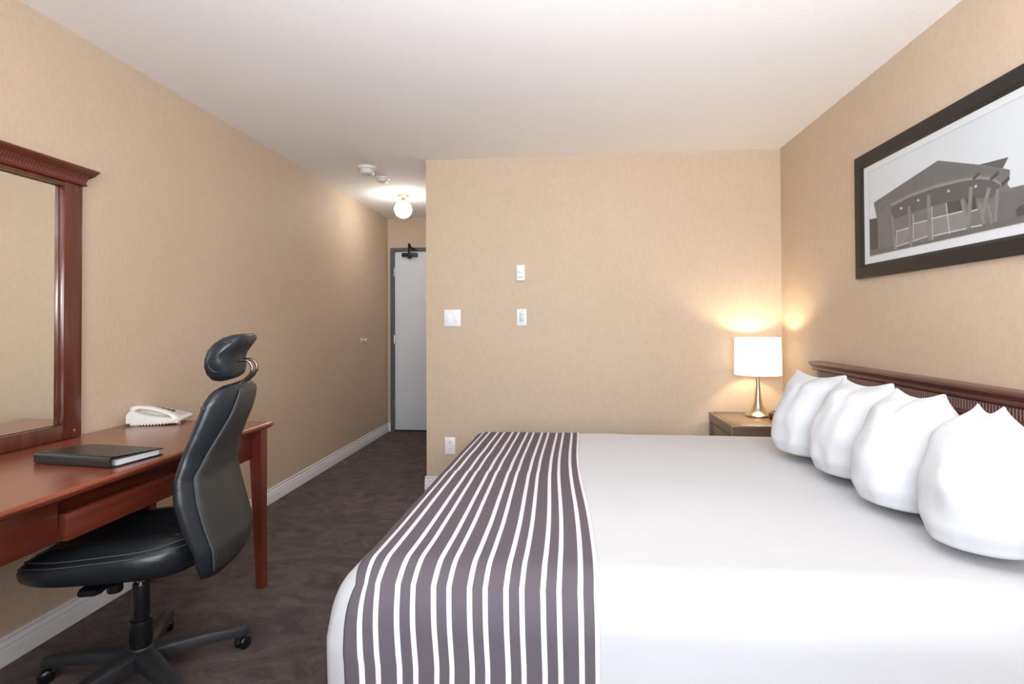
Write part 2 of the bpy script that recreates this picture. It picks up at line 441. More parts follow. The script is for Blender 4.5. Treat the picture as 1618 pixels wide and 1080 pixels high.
# knob on the left wall of the passage
t = thing('wall_hook', 'little pale metal peg on the left wall near the door', 'wall hook', (XL, 5.395, 1.067))
bm = B(); lathe(bm, [(0, 0), (.026, 0), (.026, .004), (.008, .008), (.008, .028), (.018, .034), (.021, .044), (.014, .054), (0, .056)], (XL, 5.395, 1.067), 24, 'x'); obj('peg', bm, M['pale_metal'], t)
bm = B(); bx(bm, XL, XL + .006, 5.38, 5.405, 1.028, 1.05, .002); obj('latch_plate', bm, M['nickel'], t)

# smoke detectors
def detector(loc, r, h, label):
    t = thing('smoke_detector', label, 'smoke detector', loc, group='round ceiling detectors in the passage')
    bm = B(); lathe(bm, [(0, 0), (r, 0), (r, -h * .32), (r * .86, -h * .38), (0, -h * .38)], loc, 40); obj('mounting_ring', bm, M['detector'], t)
    bm = B(); lathe(bm, [(0, -h * .38), (r * .80, -h * .38), (r * .8, -h * .55), (r * .72, -h * .55), (r * .72, -h * .66), (r * .8, -h * .66), (r * .78, -h * .8), (r * .55, -h), (0, -h)], loc, 40); obj('sensor_cap', bm, M['detector'], t)
    return t
detector((-1.522, 4.174, HC), .071, .058, 'larger round white detector on the ceiling, nearer the room')
detector((-1.505, 4.49, HC), .056, .040, 'smaller round white detector on the ceiling, nearer the globe light')

# globe light
GX, GY = -1.513, 5.107
t = thing('globe_light', 'lit white globe ceiling light in front of the entry door', 'ceiling light', (GX, GY, HC))
bm = B(); lathe(bm, [(0, 0), (.055, 0), (.055, -.008), (.045, -.022), (.02, -.03), (.016, -.045), (.03, -.058), (.034, -.066), (0, -.066)], (GX, GY, HC), 40); obj('canopy', bm, M['brass'], t)
bm = B(); R_ = .081; lathe(bm, [(R_ * sin(pi * k / 24), R_ * cos(pi * k / 24)) for k in range(25)], (GX, GY, HC - .066 - R_ + .008), 48); obj('globe', bm, M['globe'], t, 180)

# ------------------------------------------------------------------ desk
DT = .765; DXF = -1.378; DY0, DY1 = .95, 2.528
desk = thing('writing_desk', 'long cherry wood writing desk with tapered legs against the left wall', 'desk', (XL + .3, 1.75, 0))
bm = B()
# moulded top: stacked outline (inset from the edge, height)
for_prof = [(.0, DT - .030, .022), (0, DT - .024, .010), (0, DT - .016, .003), (0, DT - .010, .0), (0, DT - .005, .001), (0, DT - .003, .006), (0, DT, .010)]
rings = []
for _, z, i in for_prof:
    rings.append([Vector((XL + .006, DY0 + i, z)), Vector((DXF - i, DY0 + i, z)), Vector((DXF - i, DY1 - i, z)), Vector((XL + .006, DY1 - i, z))])
loft(bm, rings); obj('desk_top', bm, M['cherry_y'], desk, 25)
zt = DT - .030
def tleg(x0, x1, y0, y1, sx, sy):
    bm = B(); rings = []
    for z, k in ((0, .60), (.004, .62), (.60, 1.0), (zt, 1.0)):
        w, d = (x1 - x0) * k, (y1 - y0) * k
        xa = x0 if sx < 0 else x1 - w; ya = y0 if sy < 0 else y1 - d
        # inner faces taper, outer faces stay plumb
        rings.append([Vector((xa, ya, z)), Vector((xa + w, ya, z)), Vector((xa + w, ya + d, z)), Vector((xa, ya + d, z))])
    loft(bm, rings); return obj('leg', bm, M['cherry_z'], desk, 20)
LX1, LX0 = -1.398, -1.452
tleg(LX0, LX1, 2.448, 2.502, 1, 1); tleg(LX0, LX1, .976, 1.03, 1, -1)
tleg(XL + .03, XL + .084, 2.448, 2.502, -1, 1); tleg(XL + .03, XL + .084, .976, 1.03, -1, -1)
za = .605
AX = -1.440
bm = B(); bx(bm, AX - .02, AX, 1.03, 1.462, za, zt, .0015); obj('apron', bm, M['cherry_apron'], desk)
bm = B(); bx(bm, AX - .02, AX, 2.200, 2.448, za, zt, .0015); obj('apron', bm, M['cherry_apron'], desk)
bm = B(); bx(bm, AX - .09, AX - .07, 1.462, 2.200, za + .01, zt, .0015); obj('drawer_rail', bm, M['cherry_apron'], desk)
bm = B(); bx(bm, XL + .084, LX0, 2.47, 2.49, za, zt, .0015); obj('apron', bm, M['cherry_x'], desk)
bm = B(); bx(bm, XL + .084, LX0, .99, 1.01, za, zt, .0015); obj('apron', bm, M['cherry_x'], desk)
bm = B(); bx(bm, XL + .04, XL + .06, 1.03, 2.448, za, zt, .0015); obj('apron', bm, M['cherry_apron'], desk)
bm = B()
bx(bm, AX - .006, AX + .024, 1.466, 2.196, .606, .684, .004); obj('drawer', bm, M['cherry_apron'], desk)

# ------------------------------------------------------------------ mirror standing on the desk against the wall
MX = -1.999; MZ0 = DT + .002; MY1 = 2.134; MY0 = 1.02; MZ1 = 1.803
mir = thing('wall_mirror', 'large wood framed mirror with fluted crown above the desk', 'mirror', (XL, 1.58, MZ0))
MB_ = XL + .001
bm = B(); bx(bm, MB_, MX, MY1 - .083, MY1, MZ0, MZ1, .003); obj('side_stile', bm, M['cherry_frame'], mir)
bm = B(); bx(bm, MB_, MX, MY0, MY0 + .083, MZ0, MZ1, .003); obj('side_stile', bm, M['cherry_frame'], mir)
bm = B(); bx(bm, MB_, MX - .001, MY0 + .083, MY1 - .083, MZ0, MZ0 + .058, .003); obj('bottom_rail', bm, M['cherry_frame'], mir)
bm = B(); bx(bm, MB_, MX - .001, MY0 + .083, MY1 - .083, 1.784, MZ1, .003); obj('top_rail', bm, M['cherry_frame'], mir)
# glass with a bevelled rim
gx = MB_ + .005; gy0, gy1, gz0, gz1 = MY0 + .083, MY1 - .083, MZ0 + .058, 1.784; w = .006
bm = B()
o4 = [bm.verts.new(p) for p in ((gx - .001, gy0, gz0), (gx - .001, gy1, gz0), (gx - .001, gy1, gz1), (gx - .001, gy0, gz1))]
i4 = [bm.verts.new(p) for p in ((gx, gy0 + w, gz0 + w * .4), (gx, gy1 - w, gz0 + w * .4), (gx, gy1 - w, gz1 - w * .4), (gx, gy0 + w, gz1 - w * .4))]
bm.faces.new(i4)
for k in range(4): bm.faces.new((o4[k], o4[(k + 1) % 4], i4[(k + 1) % 4], i4[k]))
obj('mirror_glass', bm, M['mirror'], mir, 0)
# crown: cove, fluted band and cap
c0, c1 = MY0 - .012, MY1 + .012
bm = B()
prism(bm, [(MB_, MZ1), (MX + .006, MZ1), (MX + .010, MZ1 + .004), (MX + .006, MZ1 + .010), (MX + .004, MZ1 + .012), (MX + .012, MZ1 + .030), (MX + .020, MZ1 + .042), (MX + .024, MZ1 + .044), (MX + .036, MZ1 + .052), (MX + .048, MZ1 + .058), (MX + .050, MZ1 + .063), (MX + .046, MZ1 + .066), (MB_, MZ1 + .066)], c0, c1)
bmesh.ops.translate(bm, verts=[v for v in bm.verts if v.co.z > MZ1 + .043 and v.co.y > 1.5], vec=(0, .02, 0))
bmesh.ops.translate(bm, verts=[v for v in bm.verts if v.co.z > MZ1 + .043 and v.co.y < 1.5], vec=(0, -.02, 0))
crown = obj('crown_moulding', bm, M['cherry_crown'], mir, 30)
bm = B()
y = c0 + .006
while y < c1 - .002:
    tube(bm, [(MX + .004, y, MZ1 + .011), (MX + .007, y, MZ1 + .02), (MX + .012, y, MZ1 + .03), (MX + .021, y, MZ1 + .042)], .0042, 8)
    y += .0122
obj('fluting', bm, M['cherry_crown'], crown)
for z in (1.775, DT + .03):
    bm = B(); lathe(bm, [(0, 0), (.006, 0), (.006, .0015), (0, .002)], (MX, MY1 - .036, z), 12, 'x'); obj('screw_plug', bm, M['nickel'] if z < 1 else M['cherry_crown'], mir)

# ------------------------------------------------------------------ binder on the desk
bA, bL, bR = Vector((-1.444, 1.647, 0)), Vector((-1.757, 1.692, 0)), Vector((-1.415, 1.842, 0))
bu = (bL - bA); bv = (bR - bA); bv = bv - bu * (bv.dot(bu) / bu.length_squared) ; bul, bvl = bu.length, bv.length * 1.02; bu.normalize(); bv.normalize()
binder = thing('ring_binder', 'closed black ring binder lying on the desk below the mirror', 'binder', (bA.x, bA.y, DT + .0005))
Z0 = DT + .001
def bp(u, v, z): return bA + bu * u + bv * v + Vector((0, 0, Z0 + z))
def slab(u0, u1, v0, v1, za0, zb0, th, bm):
    loft(bm, [[bp(u0, v0, za0), bp(u1, v0, za0), bp(u1, v1, zb0), bp(u0, v1, zb0)], [bp(u0, v0, za0 + th), bp(u1, v0, za0 + th), bp(u1, v1, zb0 + th), bp(u0, v1, zb0 + th)]])
bm = B(); slab(0, bul, .010, bvl, 0, 0, .003, bm); obj('rear_cover', bm, M['vinyl'], binder, 0)
bm = B(); slab(-.002, bul + .002, .006, bvl, .033, .020, .003, bm); obj('front_cover', bm, M['vinyl'], binder, 0)
bm = B()
prof = [(.010, 0), (.003, .001), (0, .006), (0, .029), (.002, .034), (.010, .037), (.012, .033), (.005, .029), (.005, .006), (.012, .003)]
loft(bm, [[bp(0, v, z) for v, z in prof], [bp(bul, v, z) for v, z in prof]]); obj('spine', bm, M['vinyl'], binder, 40)
bm = B(); slab(.006, bul - .006, .03, bvl - .012, .0035, .0035, .0165, bm); obj('pages', bm, M['paper'], binder, 0)

# ------------------------------------------------------------------ telephone
ph = thing('desk_telephone', 'ivory corded desk telephone at the far end of the desk', 'telephone', (-1.9, 2.42, DT))
PA = radians(17)
pc = Vector((-1.985, 2.345, DT))
pu, pv = Vector((cos(PA), sin(PA), 0)), Vector((-sin(PA), cos(PA), 0))
def pp(u, v, z): return pc + pu * u + pv * v + Vector((0, 0, z))
bm = B()
prof = [(0, .012), (.0, .05), (.012, .066), (.03, .070), (.10, .058), (.19, .034), (.218, .026), (.224, .018), (.218, .008), (.06, .004), (.05, .001), (.02, .001), (.016, .012)]
rings = []
for v, k, low in ((0, .93, .74), (.006, .98, .74), (.015, 1, .74), (.050, 1, .74), (.056, 1, 1), (.17, 1, 1), (.179, .98, 1), (.185, .93, 1)):
    rings.append([pp(.112 + (u - .112) * (.5 + .5 * k), v, .001 + z * k * (1 - (1 - low) * min(1, max(0, (.215 - u) / .06)) * min(1, max(0, (u - .012) / .05)))) for u, z in prof])
loft(bm, rings); 
base = obj('base', bm, M['phone'], ph, 40)
def top_z(u): 
    for (a, za_), (b_, zb_) in zip(prof[3:7], prof[4:8]):
        if a <= u <= b_: return za_ + (zb_ - za_) * (u - a) / (b_ - a)
    return .07
bm = B()
for i in range(4):
    for j in range(3):
        u, v = .085 + i * .022, .085 + j * .026; z = top_z(u) + .001
        s = -.3
        loft(bm, [[pp(u - .008, v - .009, z + .0028), pp(u + .008, v - .009, z - .0022), pp(u + .008, v + .009, z - .0022), pp(u - .008, v + .009, z + .0028)],
                  [pp(u - .007, v - .008, z + .0068), pp(u + .007, v - .008, z + .0022), pp(u + .007, v + .008, z + .0022), pp(u - .007, v + .008, z + .0068)]])
obj('keypad', bm, M['key'], ph, 0)
bm = B(); z1, z2 = top_z(.168) + .0005, top_z(.212) + .0005
loft(bm, [[pp(.166, .072, z1), pp(.212, .072, z2), pp(.212, .172, z2), pp(.166, .172, z1)], [pp(.166, .074, z1 + .004), pp(.210, .074, z2 + .004), pp(.210, .170, z2 + .004), pp(.166, .170, z1 + .004)]])
obj('name_plate', bm, M['phone_grey'], ph, 0)
# handset: an arched grip with two thick ends, at the near side of the base
bm = B(); rings = []
N = 26
for i in range(N + 1):
    s = i / N; u = .012 + s * .205
    arch = 4 * s * (1 - s)
    base_z = .076 - .052 * s ** 1.5
    endk = max(0, 1 - min(s, 1 - s) / .2); endk = endk * endk * (3 - 2 * endk)
    zt_ = base_z + .010 + .012 * arch ** .8
    zb_ = zt_ - (.017 + .026 * endk)
    hw = .0225 + .003 * endk
    tap = min(1, min(i, N - i) * .35 + .55)
    cz, hz = (zt_ + zb_) / 2, (zt_ - zb_) / 2 * tap
    rings.append([pp(u, .027 + hw * tap * spow(cos(a), .6), cz + hz * spow(sin(a), .6)) for a in [2 * pi * k / 16 for k in range(16)]])
loft(bm, rings); hs = obj('handset', bm, M['phone'], ph, 50)
bm = B()
pts = []
for k in range(121):
    s = k / 120; a = s * 2 * pi * 15
    u = .216 - s * .19; v = -.012 - .016 * sin(pi * s)
    z = .0085 + .014 * (1 - s) ** 6
    pts.append(pp(u, v + .0045 * cos(a), z + .0045 * sin(a)))
tube(bm, pts, .0016, 6); obj('coiled_cord', bm, M['phone'], ph, 180)

# ------------------------------------------------------------------ desk chair
CH = thing('office_chair', 'black leather high-back swivel chair pushed up to the desk', 'chair', (-1.46, 1.80, 0), pi + radians(15.5))
CROT = pi + radians(15.5)
# base: hub and five arms with casters
bm = B(); lathe(bm, [(0, .058), (.040, .058), (.046, .07), (.046, .105), (.040, .118), (.034, .124), (0, .124)], (0, 0, 0), 32); hub = obj('base_hub', bm, M['plastic'], CH, 40, True)
RT = .315
for wa in (41, 113, 185, 257, 329):
    a = radians(wa) - CROT
    d, s = Vector((cos(a), sin(a), 0)), Vector((-sin(a), cos(a), 0))
    bm = B(); rings = []
    for r, w_, zt_, th in ((.02, .036, .120, .052), (.06, .035, .119, .050), (.12, .031, .115, .043), (.20, .027, .106, .036), (.27, .025, .097, .033), (.312, .024, .090, .032), (.330, .020, .086, .030), (.338, .012, .080, .022)):
        h = th
        rings.append([d * r + s * x_ + Vector((0, 0, z_)) for x_, z_ in ((-w_, zt_ - h), (w_, zt_ - h), (w_, zt_ - .012), (w_ * .72, zt_ - .002), (w_ * .3, zt_), (-w_ * .3, zt_), (-w_ * .72, zt_ - .002), (-w_, zt_ - .012))])
    loft(bm, rings); obj('base_arm', bm, M['plastic'], CH, 40, True)
    ca = a + random.uniform(.4, 1.2)
    cd, cs = Vector((cos(ca), sin(ca), 0)), Vector((-sin(ca), cos(ca), 0))
    c = d * (RT - .005) + cd * .014
    bm = B()
    tube(bm, [d * (RT - .005) + Vector((0, 0, .05)), d * (RT - .005) + Vector((0, 0, .078))], .008, 10)
    # hood over the wheels
    rings = []
    for off in (-.006, .006):
        rings.append([c + cs * off + cd * (.027 * cos(t_)) + Vector((0, 0, .026 + .03 * sin(t_))) for t_ in [pi * k / 10 for k in range(11)]] )
    loft(bm, rings)
    cst = obj('caster', bm, M['plastic'], CH, 40, True)
    for sd in (-1, 1):
        bm = B(); rings = []
        for r, off in ((.004, .026), (.012, .025), (.021, .021), (.025, .016), (.025, .010), (.022, .008), (.004, .008)):
            rings.append([c + cs * (sd * off) + cd * (r * cos(t_)) + Vector((0, 0, .0255 + r * sin(t_))) for t_ in [2 * pi * k / 20 for k in range(20)]])
        loft(bm, rings); obj('wheel', bm, M['plastic_gloss'], cst, 40, True)
bm = B(); lathe(bm, [(0, .122), (.030, .122), (.034, .135), (.036, .205), (.034, .213), (.027, .216), (.026, .332), (.024, .338), (0, .338)], (0, 0, 0), 32); obj('column', bm, M['plastic_gloss'], CH, 40, True)
bm = B(); lathe(bm, [(0, .33), (.015, .33), (.015, .41), (0, .41)], (0, 0, 0), 24); obj('gas_lift', bm, M['nickel'], CH, 40, True)
bm = B(); bx(bm, -.12, .10, -.07, .07, .398, .428, .01); obj('tilt_mechanism', bm, M['plastic'], CH, 30, True)
bm = B()
tube(bm, [(.05, .05, .405), (.055, .12, .402), (.06, .15, .398)], .009, 8)
rings = []
for y_, hx, hz in ((.128, .018, .010), (.14, .032, .012), (.18, .034, .012), (.198, .028, .009)):
    rings.append([Vector((.065 + hx * spow(cos(a), .5), y_, .396 + hz * spow(sin(a), .5))) for a in [2 * pi * k / 16 for k in range(16)]])
loft(bm, rings); obj('lever', bm, M['plastic_gloss'], CH, 40, True)
bm = B(); lathe(bm, [(0, .368), (.020, .368), (.023, .373), (.023, .396), (0, .396)], (.02, .13, 0), 16); obj('tension_knob', bm, M['plastic_gloss'], CH, 30, True)

# seat cushion, local +x is the front
def seat_out(a, k=1.0, n=.55):
    return (.030 + .268 * k * spow(cos(a), n)), .240 * k * spow(sin(a), n)
NA = 72
def seat_top(x, y, z):
    t_ = (x + .24) / .53
    z += .030 * (1 - t_) - .012
    z -= .020 * max(0, (t_ - .8) / .2) ** 2
    z += (.020 * math.exp(-((abs(y) - .165) / .045) ** 2) - .006) * max(0, min(1, (t_ + .05) * 5)) * max(0, min(1, (1 - t_) * 4))
    return z
bm = B(); rings = []
for k, z in ((.55, .425), (.86, .426), (.95, .434), (.985, .450), (1.0, .468), (.995, .483), (.97, .494), (.93, .500), (.90, .505), (.80, .514), (.6, .518), (.35, .518), (.1, .517)):
    ring = []
    for i in range(NA):
        a = 2 * pi * i / NA; x, y = seat_out(a, k)
        zz = z
        if z > .48: zz = seat_top(x, y, z) + .012 * (abs(y) / .24) ** 2 * (1 if k > .3 else 0)
        elif z > .44: zz = z + .5 * (seat_top(x, y, z) - z)
        ring.append(Vector((x, y, zz)))
    rings.append(ring)
loft(bm, rings); seat = obj('seat', bm, M['leather_seat'], CH, 180, True)
bm = B()
for k, zo in ((.935, .5015), (.985, .4895)):
    pts = []
    for i in range(NA + 1):
        a = 2 * pi * i / NA; x, y = seat_out(a, k)
        pts.append((x, y, seat_top(x, y, zo) + .012 * (abs(y) / .24) ** 2 + .0005))
    tube(bm, pts, .0022, 6)
obj('seam', bm, M['stitch'], seat, 180, True)
bm = B()   # piping of the bolster panels on the near and far side of the seat
for sg in (1, -1):
    pts = []
    for i in range(21):
        s = i / 20; x = -.17 + .38 * s
        y = sg * (.112 + .075 * max(0, 2 * s - 1) ** 5)
        pts.append((x, y, seat_top(x, y, .5165) + .012 * (abs(y) / .24) ** 2))
    tube(bm, pts, .003, 6)
obj('bolster_piping', bm, M['leather_seat'], seat, 180, True)

# backrest
BK = [(.400, .300, .020, .15), (.412, .312, .042, .195), (.45, .330, .058, .222), (.50, .336, .070, .234), (.58, .314, .080, .240), (.66, .294, .084, .240), (.73, .280, .077, .232), (.80, .291, .074, .218), (.86, .313, .079, .210), (.92, .337, .086, .203), (.965, .347, .082, .197), (.99, .349, .074, .186), (1.008, .345, .058, .166), (1.018, .336, .034, .135)]
def interp(tab, z):
    for a, b_ in zip(tab, tab[1:]):
        if a[0] <= z <= b_[0]:
            f_ = (z - a[0]) / (b_[0] - a[0])
            return [p_ + (q_ - p_) * f_ for p_, q_ in zip(a, b_)]
    return list(tab[-1])
zs = [.400 + (1.018 - .400) * i / 50 for i in range(51)]
NB = 40
def back_ring(z, grow=0):
    _, dr_, th, w_ = interp(BK, z)
    ring = []
    for k in range(NB):
        a = 2 * pi * k / NB
        y = (w_ + grow) * spow(cos(a), .62)
        dd = (th / 2 + grow) * spow(sin(a), .75)
        x = -(dr_ - th / 2) - dd + .045 * (abs(y) / .235) ** 2.2
        ring.append(Vector((x, y, z)))
    return ring
bm = B(); loft(bm, [back_ring(z) for z in zs]); back = obj('backrest', bm, M['leather'], CH, 180, True)
# rear panel hugging the rear half, edged by a piped seam
bm = B(); rows = []
for z in [.425 + (1.0 - .425) * i / 40 for i in range(41)]:
    _, dr_, th, w_ = interp(BK, z)
    row = []
    for k in range(21):
        u = -1 + 2 * k / 20
        sh = .90 + .10 * min(1, abs(z - .70) / .3)
        q_ = max(0, min(1, (z - .74) / .26)); y = u * w_ * (.87 - .34 * q_ ** .9)
        c_ = min(1, abs(y) / w_); sn = (1 - c_ ** (1 / .62 * 1.0)) if c_ < 1 else 0
        # same section as the cushion: sin from cos
        ca_ = c_ ** (1 / .62); sa_ = sqrt(max(0, 1 - ca_ * ca_)) ** .75
        x = -(dr_ - th / 2) - th / 2 * sa_ + .045 * (abs(y) / .235) ** 2.2 - .004
        row.append(Vector((x, y, z)))
    rows.append(row)
loft(bm, rows, False, False)
bp_ = obj('rear_panel', bm, M['leather_back'], back, 180, True)
so = bp_.modifiers.new('thickness', 'SOLIDIFY'); so.thickness = .004; so.offset = 0
bm = B()
tube(bm, [r_[0] for r_ in rows], .0032, 8); tube(bm, [r_[-1] for r_ in rows], .0032, 8); tube(bm, rows[-1], .003, 8)
obj('piping', bm, M['stitch'], back, 180, True)
bm = B()  # seam line across the top of the front cushion
pts = [p + Vector((.001, 0, 0)) for p in back_ring(.955, .0012)[NB // 2:] + back_ring(.955, .0012)[:1]]
tube(bm, pts, .0018, 6); obj('seam', bm, M['stitch'], back, 180, True)
# support arm from the seat to the backrest
bm = B()
rings = []
for x, z in ((-.09, .408), (-.20, .406), (-.262, .420), (-.296, .46), (-.300, .50)):
    rings.append([Vector((x - .008, -.035, z - .006)), Vector((x + .006, -.035, z + .008)), Vector((x + .006, .035, z + .008)), Vector((x - .008, .035, z - .006))])
loft(bm, rings); obj('back_support', bm, M['plastic'], CH, 60, True)
# headrest: crescent section swept across the width
sec = [(-.264, 1.030), (-.248, 1.048), (-.239, 1.076), (-.241, 1.106), (-.252, 1.138), (-.274, 1.165), (-.300, 1.182), (-.328, 1.190), (-.352, 1.191), (-.361, 1.184), (-.361, 1.168), (-.348, 1.150), (-.330, 1.124), (-.322, 1.098), (-.326, 1.070), (-.320, 1.046), (-.304, 1.034), (-.284, 1.028)]
bm = B(); rings = []
cx_, cz_ = -.298, 1.115
for i in range(21):
    u = -1 + 2 * i / 20
    k = max(.06, (1 - abs(u) ** 7)) ** .5
    y = .125 * u
    bend = .022 * (abs(u)) ** 2.2
    rings.append([Vector((cx_ + (x - cx_) * k + bend, y, cz_ + (z - cz_) * k)) for x, z in sec])
loft(bm, rings); hr = obj('headrest', bm, M['leather'], CH, 180, True)
for sgn_ in (1, -1):
    bm = B()
    pts = []
    u = .86 * sgn_; k = (1 - abs(u) ** 7) ** .5
    for x, z in [(x_, z_) for x_, z_ in [(-.300, 1.047), (-.276, 1.056), (-.262, 1.072), (-.257, 1.092), (-.260, 1.114), (-.272, 1.140), (-.294, 1.160), (-.320, 1.173), (-.352, 1.178)]]:
        pts.append((cx_ + (x - cx_) * k + .022 * abs(u) ** 2.2, .1255 * u, cz_ + (z - cz_) * k))
    tube(bm, [Vector(p) + Vector((0, .008 * sgn_, 0)) for p in pts], .003, 8)
    obj('piping', bm, M['leather'], hr, 180, True)
for y_ in (.030, -.030):
    bm = B()
    tube(bm, [(-.310, y_, 1.094), (-.330, y_, 1.098), (-.346, y_, 1.097), (-.359, y_, 1.089), (-.366, y_, 1.075), (-.365, y_, 1.058), (-.356, y_, 1.042), (-.342, y_, 1.029), (-.326, y_, 1.019), (-.312, y_, 1.005)], .0052, 10)
    obj('headrest_bar', bm, M['dark_chrome'], CH, 180, True)

# ------------------------------------------------------------------ bed
BX0, BX1, BY0, BY1, BH = -.60, 1.405, 1.315, 3.215, .612
bed = thing('bed', 'wide bed with its head against the right wall', 'bed', (.42, 2.27, 0))
bm = B(); bx(bm, -.48, 1.40, 1.46, 3.08, .10, .30, .02); obj('box_spring', bm, M['mattress'], bed)
bm = B(); bx(bm, -.47, 1.40, 1.47, 3.07, .302, .55, .05, 3); obj('mattress', bm, M['mattress'], bed)
for x in (-.35, 1.3):
    for y in (1.6, 2.94):
        bm = B(); lathe(bm, [(0, 0), (.024, 0), (.03, .1), (0, .1)], (x, y, 0), 16); obj('leg', bm, M['groove'], bed)

RB = .125
def cover_pt(x, y, z, off=0.0):
    """nominal box point -> rounded, slightly puffed and draped bed cover"""
    nx, ny, nz = x, y, z
    ix = min(max(x, BX0 + RB), BX1); iy = min(max(y, BY0 + RB), BY1 - RB); iz = min(z, BH - RB)
    d = Vector((x - ix, y - iy, z - iz))
    p = Vector((ix, iy, iz))
    n = d.normalized() if d.length > 1e-6 else Vector((0, 0, 1))
    p = p + n * (RB + off)
    # puff of the top
    top = max(0, n.z)
    fx = (nx - BX0) / (BX1 - BX0); fy = (ny - BY0) / (BY1 - BY0)
    p.z += top * (.006 * noise.noise(Vector((nx * 2.2, ny * 2.2, 3.1))) + .002 * noise.noise(Vector((nx * 7, ny * 7, 1.3))))
    # drape of the hanging sides
    hang = min(1, max(0, (BH - .10 - nz) / .35))
    fold = .012 * noise.noise(Vector((nx * 3.0, ny * 3.0, nz * .8))) + .006 * noise.noise(Vector((nx * 9, ny * 9, nz * 1.5)))
    side = sqrt(n.x ** 2 + n.y ** 2)
    out = Vector((n.x, n.y, 0))
    p += out * (hang * (.022 + fold * 1.6)) * side
    p += out * side * (1 - hang) * .006 * noise.noise(Vector((nx * 3, ny * 3, nz * 3)))
    # the corner at the near foot bulges where the cloth gathers
    cd_ = sqrt((nx - BX0) ** 2 + (ny - BY0) ** 2)
    g_ = max(0, 1 - cd_ / .28)
    p += Vector((-.7, -.5, 0)) * (.030 * g_ * side * max(0, 1 - abs(nz - .43) / .2))
    # slight taper of the foot edge toward the far side
    p.x += .05 * fy * max(0, 1 - fx * 2.2)
    return p

ZB = .06
def lin(a, b_, n): return [a + (b_ - a) * i / n for i in range(n + 1)]
bm = B()
xs = lin(BX0, BX0 + .2, 12)[:-1] + lin(BX0 + .2, BX1, 44)
ys = lin(BY0, BY0 + .2, 12)[:-1] + lin(BY0 + .2, BY1 - .2, 40)[:-1] + lin(BY1 - .2, BY1, 12)
zs_ = lin(BH, BH - .18, 12)[:-1] + lin(BH - .18, ZB, 12)
cache = {}
def gv(x, y, z):
    k = (round(x, 5), round(y, 5), round(z, 5))
    if k not in cache: cache[k] = bm.verts.new(cover_pt(x, y, z))
    return cache[k]
for i in range(len(xs) - 1):
    for j in range(len(ys) - 1):
        bm.faces.new((gv(xs[i], ys[j], BH), gv(xs[i + 1], ys[j], BH), gv(xs[i + 1], ys[j + 1], BH), gv(xs[i], ys[j + 1], BH)))
for k in range(len(zs_) - 1):
    for i in range(len(xs) - 1):
        bm.faces.new((gv(xs[i], BY0, zs_[k]), gv(xs[i + 1], BY0, zs_[k]), gv(xs[i + 1], BY0, zs_[k + 1]), gv(xs[i], BY0, zs_[k + 1])))
        bm.faces.new((gv(xs[i], BY1, zs_[k]), gv(xs[i + 1], BY1, zs_[k]), gv(xs[i + 1], BY1, zs_[k + 1]), gv(xs[i], BY1, zs_[k + 1])))
    for j in range(len(ys) - 1):
        bm.faces.new((gv(BX0, ys[j], zs_[k]), gv(BX0, ys[j + 1], zs_[k]), gv(BX0, ys[j + 1], zs_[k + 1]), gv(BX0, ys[j], zs_[k + 1])))
o = obj('bed_cover', bm, M['linen'], None, 180)
tag(o, 'smooth white cover spread over the whole bed', 'bed cover')

# striped runner across the foot
bm = B(); uvl = bm.loops.layers.uv.new('cloth')
RX1 = .070
path = [(BY0, z) for z in lin(.16, BH - .17, 16)[:-1]] + [(BY0, z) for z in lin(BH - .17, BH, 12)[:-1]] + [(y, BH) for y in lin(BY0, BY0 + .2, 12)[:-1]] + [(y, BH) for y in lin(BY0 + .2, BY1 - .2, 50)[:-1]] + [(y, BH) for y in lin(BY1 - .2, BY1, 12)[:-1]] + [(BY1, z) for z in lin(BH, .2, 24)]
NU = 84
grid = []
for (y, z) in path:
    row = []
    for i in range(NU + 1):
        u = i / NU
        fy = (y - BY0) / (BY1 - BY0)
        x0_ = -.550 + .028 * min(1, max(0, (BH - z) / .2)) if fy < .5 else -.545; x = x0_ + (RX1 - x0_) * u + (.010 * sin(fy * 7.0 + .6) * (.3 + .7 * u) - .02 * fy * u if z >= BH - 1e-6 else (.010 * sin(.6) * (.3 + .7 * u) if fy < .5 else (.010 * sin(7.6) - .02) * u))
        row.append((bm.verts.new(cover_pt(x, y, z, .005)), u))
    grid.append(row)
for a, b_ in zip(grid, grid[1:]):
    for i in range(NU):
        f = bm.faces.new((a[i][0], a[i + 1][0], b_[i + 1][0], b_[i][0]))
        for l, u in zip(f.loops, (a[i][1], a[i + 1][1], b_[i + 1][1], b_[i][1])): l[uvl].uv = (u, 0)
o = obj('bed_runner', bm, M['runner'], None, 180)
so = o.modifiers.new('thickness', 'SOLIDIFY'); so.thickness = .003; so.offset = -1
tag(o, 'grey runner with thin white stripes across the foot of the bed', 'bed runner')

# ------------------------------------------------------------------ headboard
HX = XR - .018
hb = thing('headboard', 'dark reddish wood headboard with fluted band behind the pillows', 'headboard', (HX, 2.33, 0))
hy0, hy1 = 1.22, 3.41
bm = B(); bx(bm, HX - .03, HX, hy0 + .004, hy1 - .004, .15, .885, .003); obj('panel', bm, M['board'], hb)
for ya, yb in ((hy0, hy0 + .06), (hy1 - .06, hy1)):
    bm = B(); bx(bm, HX - .042, HX, ya, yb, 0, .945, .003); obj('post', bm, M['board'], hb)
bm = B()
prism(bm, [(HX, .885), (HX - .040, .885), (HX - .044, .890), (HX - .040, .896), (HX - .036, .898), (HX - .036, .940), (HX - .040, .943), (HX - .048, .948), (HX - .050, .955), (HX - .046, .962), (HX - .052, .968), (HX - .064, .976), (HX - .070, .982), (HX - .070, .990), (HX - .064, .996), (HX, .996)], hy0 - .012, hy1 + .012)
cap = obj('crown_rail', bm, M['board'], hb, 30)
bm = B(); y = hy0 + .02
